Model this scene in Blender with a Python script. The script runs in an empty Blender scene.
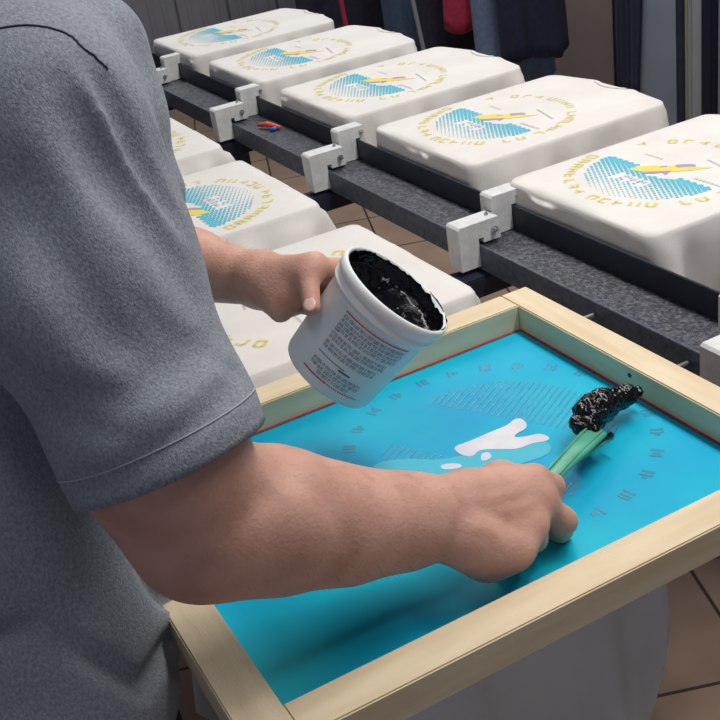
import bpy, bmesh, math, random
import numpy as np
from mathutils import Vector, Matrix, noise
from mathutils.bvhtree import BVHTree
random.seed(7); rng = np.random.default_rng(3)
C = bpy.context.scene.collection
PI = math.pi
FLOOR = -0.86

# ------------------------------------------------------------------ helpers
def lin(h):
    h = h.lstrip('#'); out = []
    for i in (0, 2, 4):
        c = int(h[i:i+2], 16)/255
        out.append(c/12.92 if c <= .04045 else ((c+.055)/1.055)**2.4)
    return tuple(out)+(1,)

def mat(name, col, rough=.6, col2=None, scale=20, bump=0, bscale=60, metal=0, spec=.5, stretch=None, detail=3, trans=0, sheen=0, sss=0, lo=.35, hi=.65, coat=0):
    m = bpy.data.materials.new(name); m.use_nodes = True
    nt = m.node_tree; N = nt.nodes; L = nt.links
    b = N['Principled BSDF']
    b.inputs['Base Color'].default_value = lin(col)
    b.inputs['Roughness'].default_value = rough
    b.inputs['Metallic'].default_value = metal
    b.inputs['Specular IOR Level'].default_value = spec
    b.inputs['Transmission Weight'].default_value = trans
    b.inputs['Sheen Weight'].default_value = sheen
    b.inputs['Coat Weight'].default_value = coat
    if sss:
        b.inputs['Subsurface Weight'].default_value = sss
        b.inputs['Subsurface Radius'].default_value = (.01, .004, .002)
        b.inputs['Subsurface Scale'].default_value = .6
    tc = N.new('ShaderNodeTexCoord'); mp = N.new('ShaderNodeMapping')
    L.new(tc.outputs['Object'], mp.inputs[0])
    if stretch: mp.inputs['Scale'].default_value = stretch
    if col2:
        n = N.new('ShaderNodeTexNoise'); n.inputs['Scale'].default_value = scale; n.inputs['Detail'].default_value = detail
        r = N.new('ShaderNodeValToRGB')
        r.color_ramp.elements[0].position = lo; r.color_ramp.elements[0].color = lin(col)
        r.color_ramp.elements[1].position = hi; r.color_ramp.elements[1].color = lin(col2)
        L.new(mp.outputs[0], n.inputs[0]); L.new(n.outputs[0], r.inputs[0]); L.new(r.outputs[0], b.inputs['Base Color'])
    if bump:
        n = N.new('ShaderNodeTexNoise'); n.inputs['Scale'].default_value = bscale; n.inputs['Detail'].default_value = 4
        bp = N.new('ShaderNodeBump'); bp.inputs['Strength'].default_value = bump; bp.inputs['Distance'].default_value = .002
        L.new(mp.outputs[0], n.inputs[0]); L.new(n.outputs[0], bp.inputs['Height']); L.new(bp.outputs[0], b.inputs['Normal'])
    return m

M = {}
M['white_cloth'] = mat('white_cotton', '#e8e5e0', .9, '#e0dcd7', 9, .25, 500, sheen=.1)
M['heather'] = mat('heather_grey_cotton', '#7b818b', .95, '#a5aab1', 520, .5, 800, sheen=.08, detail=4, lo=.3, hi=.72, stretch=(1, 1, .6))
M['hem'] = mat('pale_stitching', '#a7adb8', .9)
M['seam'] = mat('dark_seam_thread', '#252d3d', .9)
M['jeans'] = mat('navy_denim', '#1b2236', .9, '#262f48', 260, .3, 600)
M['skin'] = mat('skin', '#ca9885', .52, '#daaa98', 26, .3, 300, sss=.12, spec=.35, detail=5)
M['hair'] = mat('brown_hair', '#3a2c22', .7, '#4c3a2c', 90, .6, 200)
M['nail'] = mat('fingernail', '#dcb3a6', .3)
M['armhair'] = mat('fine_brown_hair', '#966b55', .6)
M['wood'] = mat('pine_wood', '#dcc6a2', .55, '#e9d8b8', 5, .15, 90, stretch=(9, 1.2, 9), spec=.3)
M['woodx'] = mat('pine_wood_lengthwise', '#dcc6a2', .55, '#e9d8b8', 5, .15, 90, stretch=(1.2, 9, 9), spec=.3)
M['black_steel'] = mat('black_painted_steel', '#1c2130', .5, '#242a3a', 30, .1, 80, spec=.4)
M['rail'] = mat('worn_grey_steel', '#4d5462', .5, '#606774', 60, .6, 170, metal=.35, detail=8)
M['railtop'] = mat('scuffed_steel_web', '#33363f', .5, '#6c6d73', 140, .8, 220, metal=.25, detail=9, lo=.42, hi=.72)
M['bracket'] = mat('chipped_white_paint', '#e2e3e2', .55, '#d2d4d4', 45, .4, 150)
M['bolt'] = mat('zinc', '#c9ccce', .3, '#9b9ea2', 50, 0, 1, metal=.8)
M['ink'] = mat('wet_black_ink', '#06070c', .09, '#0a0b13', 40, .55, 190, spec=.45)
M['cup'] = mat('milky_plastic', '#edf2f4', .38, '#f3f6f6', 8, 0, 1, sss=.25, spec=.4)
M['navy_print'] = mat('navy_label_ink', '#526a90', .5)
M['red_print'] = mat('red_label_ink', '#c04a5c', .5)
M['green'] = mat('green_plastic', '#4fa286', .4, '#5fb294', 30)
M['cyan_print'] = mat('cyan_print_ink', '#57bcd3', .8)
M['yellow_print'] = mat('yellow_print_ink', '#e9d560', .8)
M['olive_print'] = mat('mustard_lettering_ink', '#d9cc86', .85)
M['purple_print'] = mat('purple_print_ink', '#a898bd', .8)
M['grey_print'] = mat('pale_grey_print_ink', '#d3ccd6', .85)
M['orange'] = mat('orange_plastic', '#e2552f', .4)
M['blue'] = mat('blue_plastic', '#2b62c4', .4)
M['concrete'] = mat('grey_painted_panel', '#787880', .7, '#82828a', 3, .1, 20)
M['brownpanel'] = mat('taupe_panel', '#7a6d6a', .8, '#857773', 4)
M['navypanel'] = mat('dark_curtain', '#444a62', .9, '#4d546a', 8, .3, 40)
M['greypanel'] = mat('blue_grey_door_paint', '#838b9b', .6, '#8b93a0', 4)
M['trimpanel'] = mat('grey_trim_paint', '#969b9f', .6, '#9da1a2', 5)
M['yellowtrim'] = mat('pale_olive_trim', '#8d8f6d', .6)
M['darkpost'] = mat('near_black_post', '#15182a', .6)
M['navy'] = mat('navy_cloth', '#12162e', .95, '#191e38', 60, .4, 90)
M['jeanblue'] = mat('faded_blue_cloth', '#55657e', .95, '#63738b', 60, .4, 90)
M['slate'] = mat('slate_blue_cloth', '#35445a', .95, '#3e4d63', 60, .4, 90)
M['crimson'] = mat('crimson_cloth', '#93213f', .95, '#a22b49', 60, .4, 90)
M['black_cloth'] = mat('black_cloth', '#1c1b2a', .95, '#252334', 60, .4, 90)
M['plaster'] = mat('plain_wall_paint', '#6a6972', .85, '#72717a', 3)

def floor_material():
    m = bpy.data.materials.new('brown_floor_tiles'); m.use_nodes = True
    nt = m.node_tree; N = nt.nodes; L = nt.links; b = N['Principled BSDF']; b.inputs['Roughness'].default_value = .45
    tc = N.new('ShaderNodeTexCoord'); mp = N.new('ShaderNodeMapping'); mp.inputs['Rotation'].default_value = (0, 0, .35)
    br = N.new('ShaderNodeTexBrick'); br.offset = 0
    br.inputs['Scale'].default_value = 1; br.inputs['Brick Width'].default_value = .33; br.inputs['Row Height'].default_value = .33
    br.inputs['Mortar Size'].default_value = .004; br.inputs['Mortar'].default_value = lin('#3d302d')
    br.inputs['Color1'].default_value = lin('#907a6a'); br.inputs['Color2'].default_value = lin('#9a8271')
    n = N.new('ShaderNodeTexNoise'); n.inputs['Scale'].default_value = 9; n.inputs['Detail'].default_value = 6
    mx = N.new('ShaderNodeMix'); mx.data_type = 'RGBA'; mx.blend_type = 'OVERLAY'; mx.inputs[0].default_value = .28
    L.new(tc.outputs['Object'], mp.inputs[0]); L.new(mp.outputs[0], br.inputs[0]); L.new(tc.outputs['Object'], n.inputs[0])
    L.new(br.outputs[0], mx.inputs[6]); L.new(n.outputs[0], mx.inputs[7]); L.new(mx.outputs[2], b.inputs['Base Color'])
    return m

def mesh_screen_material():
    m = bpy.data.materials.new('turquoise_screen_emulsion'); m.use_nodes = True
    nt = m.node_tree; N = nt.nodes; L = nt.links; b = N['Principled BSDF']
    b.inputs['Roughness'].default_value = .5; b.inputs['Specular IOR Level'].default_value = .18
    tc = N.new('ShaderNodeTexCoord'); n = N.new('ShaderNodeTexNoise'); n.inputs['Scale'].default_value = 5; n.inputs['Detail'].default_value = 5
    r = N.new('ShaderNodeValToRGB'); r.color_ramp.elements[0].position = .35; r.color_ramp.elements[0].color = lin('#03a0cf')
    r.color_ramp.elements[1].position = .68; r.color_ramp.elements[1].color = lin('#14c1d8')
    L.new(tc.outputs['Object'], n.inputs[0]); L.new(n.outputs[0], r.inputs[0]); L.new(r.outputs[0], b.inputs['Base Color'])
    w = N.new('ShaderNodeTexNoise'); w.inputs['Scale'].default_value = 900
    bp = N.new('ShaderNodeBump'); bp.inputs['Strength'].default_value = .15; bp.inputs['Distance'].default_value = .0005
    L.new(tc.outputs['Object'], w.inputs[0]); L.new(w.outputs[0], bp.inputs['Height']); L.new(bp.outputs[0], b.inputs['Normal'])
    return m
M['emulsion'] = mesh_screen_material()
M['stencil'] = mat('darker_open_stencil', '#0c86aa', .4)
M['stencil_green'] = mat('greenish_ink_residue', '#2ab6c6', .5, '#1ab4d2', 14)
M['fringe'] = mat('red_brown_glue_line', '#a5383f', .6, '#7d3238', 220, 0, 1, lo=.45, hi=.55)
M['opening'] = mat('white_seen_through_mesh', '#e6e3e6', .7, '#d3d2de', 25)

def obj(name, bm, m, parent=None, smooth=False):
    me = bpy.data.meshes.new(name)
    if isinstance(bm, bmesh.types.BMesh):
        bmesh.ops.recalc_face_normals(bm, faces=bm.faces); bm.to_mesh(me); bm.free()
    else:
        me.from_pydata(*bm); me.update()
    if smooth: me.polygons.foreach_set('use_smooth', [True]*len(me.polygons))
    me.materials.append(m); o = bpy.data.objects.new(name, me); C.objects.link(o)
    if parent: o.parent = parent
    return o
def thing(name, label, cat, loc=(0, 0, 0), rz=0, group=None):
    o = bpy.data.objects.new(name, None); C.objects.link(o); o.empty_display_size = .05
    o.location = loc; o.rotation_euler = (0, 0, rz); o['label'] = label; o['category'] = cat
    if group: o['group'] = group
    return o
def tag(o, label, cat, group=None):
    o['label'] = label; o['category'] = cat
    if group: o['group'] = group
    return o
def struct(name, bm, m):
    o = obj(name, bm, m); o['kind'] = 'structure'; return o
def copy_tree(o, parent=None):
    c = o.copy(); C.objects.link(c); c.parent = parent
    for ch in [x for x in C.objects if x.parent == o]: copy_tree(ch, c)
    return c
def box(bm, x0, x1, y0, y1, z0, z1, bev=0):
    r = bmesh.ops.create_cube(bm, size=1)
    for v in r['verts']:
        v.co = Vector(((x0+x1)/2+v.co.x*(x1-x0), (y0+y1)/2+v.co.y*(y1-y0), (z0+z1)/2+v.co.z*(z1-z0)))
    if bev:
        es = list({e for v in r['verts'] for e in v.link_edges})
        bmesh.ops.bevel(bm, geom=es, offset=bev, segments=2, affect='EDGES')
    return bm
def nb(*a, **k): return box(bmesh.new(), *a, **k)
def tube(bm, pts, r, seg=10, cap=True):
    pts = [Vector(p) for p in pts]; rr = r if isinstance(r, (list, tuple)) else [r]*len(pts); rings = []
    ref = None
    for i, p in enumerate(pts):
        d = (pts[min(i+1, len(pts)-1)]-pts[max(i-1, 0)]).normalized()
        if ref is None or abs(ref.dot(d)) > .95: ref = Vector((0, 0, 1)) if abs(d.z) < .9 else Vector((1, 0, 0))
        a = (ref-d*ref.dot(d)).normalized(); ref = a; b = d.cross(a)
        rings.append([bm.verts.new(p+(a*math.cos(t*2*PI/seg)+b*math.sin(t*2*PI/seg))*rr[i]) for t in range(seg)])
    for i in range(len(rings)-1):
        for j in range(seg): bm.faces.new((rings[i][j], rings[i][(j+1) % seg], rings[i+1][(j+1) % seg], rings[i+1][j]))
    if cap: bm.faces.new(rings[0][::-1]); bm.faces.new(rings[-1])
    return bm
def lathe(bm, prof, org, ax, seg=64, close=False):
    ax = Vector(ax).normalized(); u = ax.orthogonal().normalized(); w = ax.cross(u); org = Vector(org); rings = []
    for r, h in prof:
        rings.append([bm.verts.new(org+ax*h+(u*math.cos(2*PI*j/seg)+w*math.sin(2*PI*j/seg))*max(r, 1e-5)) for j in range(seg)])
    for i in range(len(rings)-1):
        for j in range(seg): bm.faces.new((rings[i][j], rings[i][(j+1) % seg], rings[i+1][(j+1) % seg], rings[i+1][j]))
    if close: bm.faces.new(rings[0][::-1]); bm.faces.new(rings[-1])
    return bm

# ------------------------------------------------------------------ sculpting with distance fields
def V(*a): return np.array(a, float)
def cone(a, b, ra, rb, k=.012): return ('c', V(*a), V(*b), ra, rb, k)
def ell(c, r, rot=None, k=.02):
    R = np.array(rot) if rot is not None else np.eye(3)
    return ('e', V(*c), V(*r), R, None, k)
def prim(p, P):
    if p[0] == 'c':
        a, b, ra, rb = p[1:5]; ab = b-a; L2 = max(ab@ab, 1e-9)
        q = P-a; t = np.clip(q@ab/L2, 0, 1)
        return np.sqrt(((q-t[:, None]*ab)**2).sum(1))-(ra+(rb-ra)*t)
    c, r, R = p[1:4]; q = (P-c)@R
    k0 = np.sqrt(((q/r)**2).sum(1)); k1 = np.sqrt(((q/(r*r))**2).sum(1))+1e-9
    return k0*(k0-1)/k1
def field(prims, P, disp=None):
    d = None
    for p in prims:
        e = prim(p, P)
        if d is None: d = e
        else:
            k = p[5]; h = np.maximum(k-np.abs(d-e), 0)/k
            d = np.minimum(d, e)-h*h*k*.25
    if disp is not None: d = d+disp(P)
    return d
def surface_net(prims, lo, hi, h, disp=None, B=14, extra=.0):
    lo = V(*lo); n = np.ceil((V(*hi)-lo)/h/B).astype(int); N = n*B+1
    G = np.full(N, 1., np.float32)
    idx = np.stack(np.meshgrid(*[np.arange(k) for k in n], indexing='ij'), -1).reshape(-1, 3)
    cen = lo+(idx*B+B/2)*h; diag = B*h*.87
    dp = np.stack([prim(p, cen) for p in prims], 1)
    f = field(prims, cen)
    near = np.abs(f) < diag*1.25+.02+extra
    far_in = (~near) & (f < 0)
    for i in idx[far_in]: s = i*B; G[s[0]:s[0]+B+1, s[1]:s[1]+B+1, s[2]:s[2]+B+1] = -1
    loc = np.stack(np.meshgrid(*[np.arange(B+1)]*3, indexing='ij'), -1).reshape(-1, 3)
    for bi in np.nonzero(near)[0]:
        s = idx[bi]*B; P = lo+(loc+s)*h
        sel = dp[bi] < dp[bi].min()+diag*2.6+.05
        ps = [p for p, q in zip(prims, sel) if q]
        G[s[0]:s[0]+B+1, s[1]:s[1]+B+1, s[2]:s[2]+B+1] = field(ps, P, disp).reshape(B+1, B+1, B+1)
    S = G < 0
    c = np.zeros(np.array(G.shape)-1, np.int8)
    for dx in (0, 1):
        for dy in (0, 1):
            for dz in (0, 1): c += S[dx:S.shape[0]-1+dx, dy:S.shape[1]-1+dy, dz:S.shape[2]-1+dz]
    cells = np.argwhere((c > 0) & (c < 8)); vid = np.full(c.shape, -1, np.int32); vid[tuple(cells.T)] = np.arange(len(cells))
    acc = np.zeros((len(cells), 3)); cnt = np.zeros(len(cells))
    cor = [(a, b, d) for a in (0, 1) for b in (0, 1) for d in (0, 1)]
    val = {k: G[cells[:, 0]+k[0], cells[:, 1]+k[1], cells[:, 2]+k[2]] for k in cor}
    for k in cor:
        for ax in range(3):
            if k[ax] == 0:
                k2 = tuple(1 if i == ax else k[i] for i in range(3))
                a, b = val[k], val[k2]; m = (a < 0) != (b < 0)
                t = np.where(m, a/(a-b+1e-12), 0); p = np.tile(np.array(k, float), (len(cells), 1)); p[:, ax] = t
                acc[m] += p[m]; cnt[m] += 1
    verts = lo+(cells+acc/cnt[:, None])*h
    faces = []
    for ax in range(3):
        sl0 = [slice(None)]*3; sl1 = [slice(None)]*3; sl0[ax] = slice(0, -1); sl1[ax] = slice(1, None)
        A = S[tuple(sl0)]; Bb = S[tuple(sl1)]; e = np.argwhere(A != Bb); a1, a2 = (ax+1) % 3, (ax+2) % 3
        ok = (e[:, a1] > 0) & (e[:, a2] > 0) & (e[:, a1] < G.shape[a1]-1) & (e[:, a2] < G.shape[a2]-1); e = e[ok]
        def g(o1, o2):
            q = e.copy(); q[:, a1] -= o1; q[:, a2] -= o2; return vid[tuple(q.T)]
        quad = np.stack([g(1, 1), g(0, 1), g(0, 0), g(1, 0)], 1)
        flip = ~A[tuple(e.T)]; quad[flip] = quad[flip][:, ::-1]; faces.append(quad)
    return verts, np.concatenate(faces)
def relax(v, f, it=2):
    e = np.concatenate([f[:, [0, 1]], f[:, [1, 2]], f[:, [2, 3]], f[:, [3, 0]]])
    for _ in range(it):
        s = np.zeros_like(v); n = np.zeros(len(v))
        for a, b in ((0, 1), (1, 0)):
            np.add.at(s, e[:, a], v[e[:, b]]); np.add.at(n, e[:, a], 1)
        v = v*.5+s/n[:, None]*.5
    return v
def npobj(name, v, f, m, parent=None):
    me = bpy.data.meshes.new(name); me.vertices.add(len(v)); me.vertices.foreach_set('co', v.astype(np.float32).ravel())
    me.loops.add(len(f)*4); me.loops.foreach_set('vertex_index', f.astype(np.int32).ravel())
    me.polygons.add(len(f)); me.polygons.foreach_set('loop_start', np.arange(0, len(f)*4, 4, dtype=np.int32))
    me.polygons.foreach_set('loop_total', np.full(len(f), 4, np.int32))
    me.update(calc_edges=True); me.validate(); me.polygons.foreach_set('use_smooth', [True]*len(me.polygons))
    me.materials.append(m); o = bpy.data.objects.new(name, me); C.objects.link(o); o.parent = parent
    return o

# ------------------------------------------------------------------ camera
cam = bpy.data.objects.new('camera', bpy.data.cameras.new('camera')); C.objects.link(cam)
cam.data.sensor_fit = 'HORIZONTAL'; cam.data.sensor_width = 36; cam.data.lens = 1123.17/720*36; cam.data.clip_start = .02
cam.matrix_world = Matrix.Translation((3.6185, -1.0343, .6915)) @ (Matrix.Rotation(math.radians(66.1387), 4, 'Z') @ Matrix.Rotation(math.radians(62.2356), 4, 'X') @ Matrix.Rotation(math.radians(-9.2253), 4, 'Z'))
bpy.context.scene.camera = cam

# ------------------------------------------------------------------ room
struct('floor', nb(-2.6, 5.2, -3, 2.1, FLOOR-.05, FLOOR), floor_material())
struct('ceiling', nb(-2.6, 5.2, -3, 2.1, 2.0, 2.05), M['plaster'])
bm = bmesh.new()
box(bm, -2.62, -2.58, -3, 2.1, FLOOR, 2.0)
for k in range(17):                                         # tall ribbed metal panels with dark gaps
    y = -2.95+k*.3
    box(bm, -2.58, -2.555, y, y+.285, FLOOR+.05, 2.0, .004)
    for j in range(3): box(bm, -2.555, -2.548, y+.05+j*.08, y+.075+j*.08, FLOOR+.08, 1.98, .003)
struct('wall_far', bm, M['concrete'])
struct('wall_right', nb(-2.6, 5.2, 2.02, 2.08, FLOOR, 2.0), M['plaster'])
struct('trim_1', nb(-1.0, -.08, 1.99, 2.02, FLOOR, 2.0, bev=.003), M['brownpanel'])
bm = bmesh.new()                                            # curtain with a slanting free edge
n = 40; rows = []
for r in range(13):
    z = FLOOR+.02+(2.0-FLOOR-.02)*r/12; w = .13+.07*(z-FLOOR)
    rows.append([bm.verts.new((-.10+w*i/n, 1.97+.012*math.sin(i*.8+z)+.006*math.sin(i*2.1), z)) for i in range(n+1)])
for r in range(12):
    for i in range(n): bm.faces.new((rows[r][i], rows[r][i+1], rows[r+1][i+1], rows[r+1][i]))
bmesh.ops.solidify(bm, geom=bm.faces[:], thickness=.004)
tag(obj('curtain', bm, M['navypanel'], smooth=True), 'dark navy curtain hanging against the back wall beside the grey door', 'curtain')
struct('door_1', nb(.02, .29, 1.985, 2.02, FLOOR, 1.6, bev=.004), M['greypanel'])
struct('trim_2', nb(.29, .345, 1.97, 2.02, FLOOR, 2.0, bev=.004), M['trimpanel'])
struct('trim_3', nb(.322, .333, 1.965, 1.972, FLOOR, 2.0), M['yellowtrim'])
struct('trim_4', nb(.345, .42, 1.975, 2.02, FLOOR, 2.0, bev=.004), M['trimpanel'])
struct('trim_5', nb(.42, .475, 1.95, 2.02, FLOOR, 2.0, bev=.004), M['darkpost'])
struct('trim_6', nb(.475, .9, 1.98, 2.02, FLOOR, 2.0, bev=.004), M['greypanel'])

# ------------------------------------------------------------------ bench
bench = thing('printing_bench', 'long black steel printing bench with a grey channel rail down its middle', 'workbench', (0, 0, FLOOR))
def bo(name, bm, m, **k):
    o = obj(name, bm, m, bench, **k); o.location = (0, 0, -FLOOR); return o
X0, X1 = -.45, 3.95
bm = bmesh.new(); box(bm, X0, X1, -.082, -.077, -.125, -.078, .0008); bo('front_flange', bm, M['rail'])
bm = bmesh.new(); box(bm, X0, X1, -.077, .006, -.086, -.081); bo('rail_web', bm, M['railtop'])
bm = bmesh.new(); box(bm, X0, X1, .006, .011, -.125, -.036, .0008); bo('rear_flange', bm, M['black_steel'])

for k, cx in enumerate([.25, .87, 1.44, 2.05, 2.62]):
    bm = bmesh.new(); box(bm, cx-.025, cx+.03, -.62, .5, -.165, -.127, .003); bo('support_arm', bm, M['black_steel'])
    for (py) in (-.105, ):
        bm = bmesh.new(); tube(bm, [(cx+.015, py, -.16), (cx+.015, py, -.245)], .006); bo('hanging_rod', bm, M['black_steel'])
for lx in (-.3, 3.85):
    for ly in (-.2, .35):
        bm = bmesh.new(); box(bm, lx-.025, lx+.025, ly-.025, ly+.025, FLOOR, -.165, .003); bo('leg', bm, M['black_steel'])
    bm = bmesh.new(); box(bm, lx-.025, lx+.025, -.2, .4, -.165, -.127, .003); bo('support_arm', bm, M['black_steel'])
bm = bmesh.new(); box(bm, X0, X1, .3, .34, -.205, -.166, .003); bo('side_beam', bm, M['black_steel'])

def slotted(cx, y0, y1, z0, z1, ys, sd, hw=.017):
    """painted block with a slot from below that straddles a flange at y=ys"""
    bm = bmesh.new(); s = .0032
    pr = [(y0, z0), (y0, z1), (y1, z1), (y1, z0+.012), (y1-.012, z0+.012), (ys+.02, z0+.004), (ys+s+.003, z0), (ys+s+.003, sd), (ys-s, sd), (ys-s, z0)]
    pr = [(y0, z0), (y0, z1-.004), (y0+.004, z1), (y1-.003, z1), (y1, z1-.003), (y1, -.076), (ys+s+.004, -.076), (ys+s+.004, sd), (ys-s, sd), (ys-s, z0)]
    a = [bm.verts.new((cx-hw, y, z)) for y, z in pr]; b = [bm.verts.new((cx+hw, y, z)) for y, z in pr]
    bm.faces.new(a); bm.faces.new(b[::-1])
    for i in range(len(pr)): bm.faces.new((a[i], a[(i+1) % len(pr)], b[(i+1) % len(pr)], b[i]))
    return bm
def hexbolt(bm, c, ax, r, l):
    tube(bm, [c, Vector(c)+Vector(ax)*l], r, 6); tube(bm, [Vector(c)+Vector(ax)*l, Vector(c)+Vector(ax)*(l*2.1)], r*.5, 8); return bm
names = ['between the two farthest shirts of the back row', 'just left of the middle back-row shirt', 'just right of the middle back-row shirt', 'just left of the nearest back-row shirt', 'at the right picture edge by the wooden frame']
cxs = [.275, .88, 1.44, 2.035, 2.665]
for k, cx in enumerate(cxs):
    big = k == 4
    t = thing('clamp_bracket', 'front-flange white bracket '+names[k], 'bracket', (0, 0, 0), 0, 'brackets along the front flange')
    obj('bracket_block', slotted(cx, -.122, -.036, -.118, -.036 if not big else -.03, -.079, -.066, .02 if not big else .026), M['bracket'], t)
    bm = bmesh.new(); hexbolt(bm, (cx+.02, -.05, -.056), (1, 0, 0), .006, .006); obj('bolt', bm, M['bolt'], t)
    bm = bmesh.new(); hexbolt(bm, (cx, -.05, -.036), (0, 0, 1), .004, .003); obj('bolt', bm, M['bolt'], t)
    t = thing('clamp_bracket', 'rear-flange white bracket '+names[k], 'bracket', (0, 0, 0), 0, 'brackets along the rear flange')
    c2 = cx-.02 if not big else 2.60
    bm = slotted(c2, -.036, .03, -.0795, -.008, .0085, -.034, .018)
    obj('bracket_block', bm, M['bracket'], t)
    bm = bmesh.new(); hexbolt(bm, (c2+.018, .02, -.022), (1, 0, 0), .005, .004); obj('bolt', bm, M['bolt'], t)
for k, (x, l) in enumerate([(2.37, 'chrome bolt sticking out of the rail just behind the wooden frame'), (2.575, 'chrome wing bolt beside the right-hand white bracket')]):
    bm = bmesh.new(); tube(bm, [(x, -.083, -.1), (x, -.11, -.1)], .004, 8); tube(bm, [(x, -.108, -.1), (x, -.121, -.1)], .008, 6)
    if k: box(bm, x-.02, x+.02, -.119, -.115, -.104, -.094, .001)
    o = obj('bolt', bm, M['bolt']); tag(o, l, 'bolt')
t = thing('trimming_knife', 'small orange and blue plastic handled tool lying in the rail channel', 'tool', (1.0, -.03, -.08))
tube(bm := bmesh.new(), [(0, -.02, .007), (.03, -.006, .012), (.07, .012, .007)], [.004, .007, .004], 10); obj('handle', bm, M['orange'], t, True)
tube(bm := bmesh.new(), [(.055, -.012, .004), (.062, .0, .005), (.06, .01, .003)], [.004, .006, .003], 8); obj('cap', bm, M['blue'], t, True)

# ------------------------------------------------------------------ printed shirts
def print_meshes():
    """flat printed marks in shirt coordinates, centre at 0,0, up +y"""
    out = {}
    def quadbm(): return bmesh.new()
    def stroke(bm, p, q, w):
        p = Vector(p); q = Vector(q); d = (q-p).normalized(); nn = Vector((-d.y, d.x))*w/2
        bm.faces.new([bm.verts.new((*c, 0)) for c in (p-nn, q-nn, q+nn, p+nn)])
    R0 = .155; bm = quadbm(); rr = random.Random(5)
    angs = [190+i*9.2 for i in range(5)]+[238+i*9.5 for i in range(3)]+[273+i*10 for i in range(5)]+[333+i*10 for i in range(2)]+[358+i*8.5 for i in range(7)]+[66+i*10 for i in range(4)]+[110, 120, 131, 152]
    segs = ['LH', 'HM', 'LB', 'RM', 'LT', 'HT', 'LR', 'LRM', 'LRT', 'LTB', 'LMB', 'LTMR']
    for a in angs:
        a = math.radians(a); c = Vector((math.cos(a), math.sin(a)))*R0; up = c.normalized() if math.sin(a) > -.1 else -c.normalized(); rt = Vector((up.y, -up.x))
        w, h, t = .0068, .0085, .0062
        P = lambda x, y: c+rt*x*w+up*y*h
        s = rr.choice(segs)+rr.choice('LR')
        if 'L' in s: stroke(bm, P(-1, -1), P(-1, 1), t)
        if 'R' in s: stroke(bm, P(1, -1), P(1, 1), t)
        if 'T' in s: stroke(bm, P(-1, 1), P(1, 1), t)
        if 'B' in s: stroke(bm, P(-1, -1), P(1, -1), t)
        if 'M' in s or 'H' in s: stroke(bm, P(-1, 0), P(1, 0), t)
    out['print_lettering'] = (bm, 'olive_print')
    bm = quadbm(); step = .0092; H = math.radians(28)
    for i in range(-24, 25):
        for j in range(-24, 25):
            x = i*step+(j % 2)*step/2; y = j*step*.8
            x, y = x*math.cos(H)-y*math.sin(H), x*math.sin(H)+y*math.cos(H)
            r = math.hypot(x, y)
            if r > .132 or y > -.003: continue
            if -.05 < x < .05 and y > -.03+.35*abs(x): continue
            if -.075 < y < -.045 and -.05 < x < .03 and rr.random() < .55: continue
            fade = 1-min(1, max(0, (-y)/.13))*.75
            if x < -.06: fade = max(fade, .55)
            s = step*.62*max(.25, fade)
            bm.faces.new([bm.verts.new((x+s*math.cos(q*PI/3), y+s*.8*math.sin(q*PI/3), 0)) for q in range(6)])
    out['print_halftone'] = (bm, 'cyan_print')
    bm = quadbm()
    def poly(pts): bm.faces.new([bm.verts.new((x, y, 0)) for x, y in pts])
    poly([(-.05, -.03), (-.022, -.022), (.0, -.006), (.02, .012), (.034, .03), (.056, .067), (.03, .05), (-.002, .03), (-.03, .012), (-.048, -.012)])
    poly([(-.004, .03), (.002, .048), (.014, .04), (.01, .03)])
    out['print_emblem'] = (bm, 'yellow_print')
    bm = quadbm()
    poly([(-.004, .036), (.012, .054), (.022, .058), (.03, .05), (.018, .04), (.01, .028)])
    poly([(-.02, -.02), (-.004, -.004), (.012, .012), (.016, .006), (.02, -.008), (.008, -.004), (0, -.016), (-.012, -.026)])
    poly([(-.018, .012), (-.012, .024), (-.008, .022), (-.012, .01)])
    out['print_accent'] = (bm, 'purple_print')
    bm = quadbm()
    for i in range(15):
        x = .02+i*.0055; stroke(bm, (x, .088-.02*(i/15)), (x+.0035, .0875-.02*(i/15)), .005)
    for i in range(7): stroke(bm, (.07+i*.009, .012), (.076+i*.009, .012), .006)
    for i in range(8): stroke(bm, (-.09+i*.006, .042), (-.0865+i*.006, .042), .004)
    for i in range(6): stroke(bm, (-.03+i*.012, -.055), (-.024+i*.012, -.052), .008)
    out['print_small_text'] = (bm, 'grey_print')
    return out
PM = print_meshes()
PR = {}
for k, (bm, m) in PM.items():
    me = bpy.data.meshes.new(k); 
    for f in bm.faces:
        f.normal_update()
        if f.normal.z < 0: f.normal_flip()
    bm.to_mesh(me); bm.free(); me.materials.append(M[m]); PR[k] = me

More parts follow.
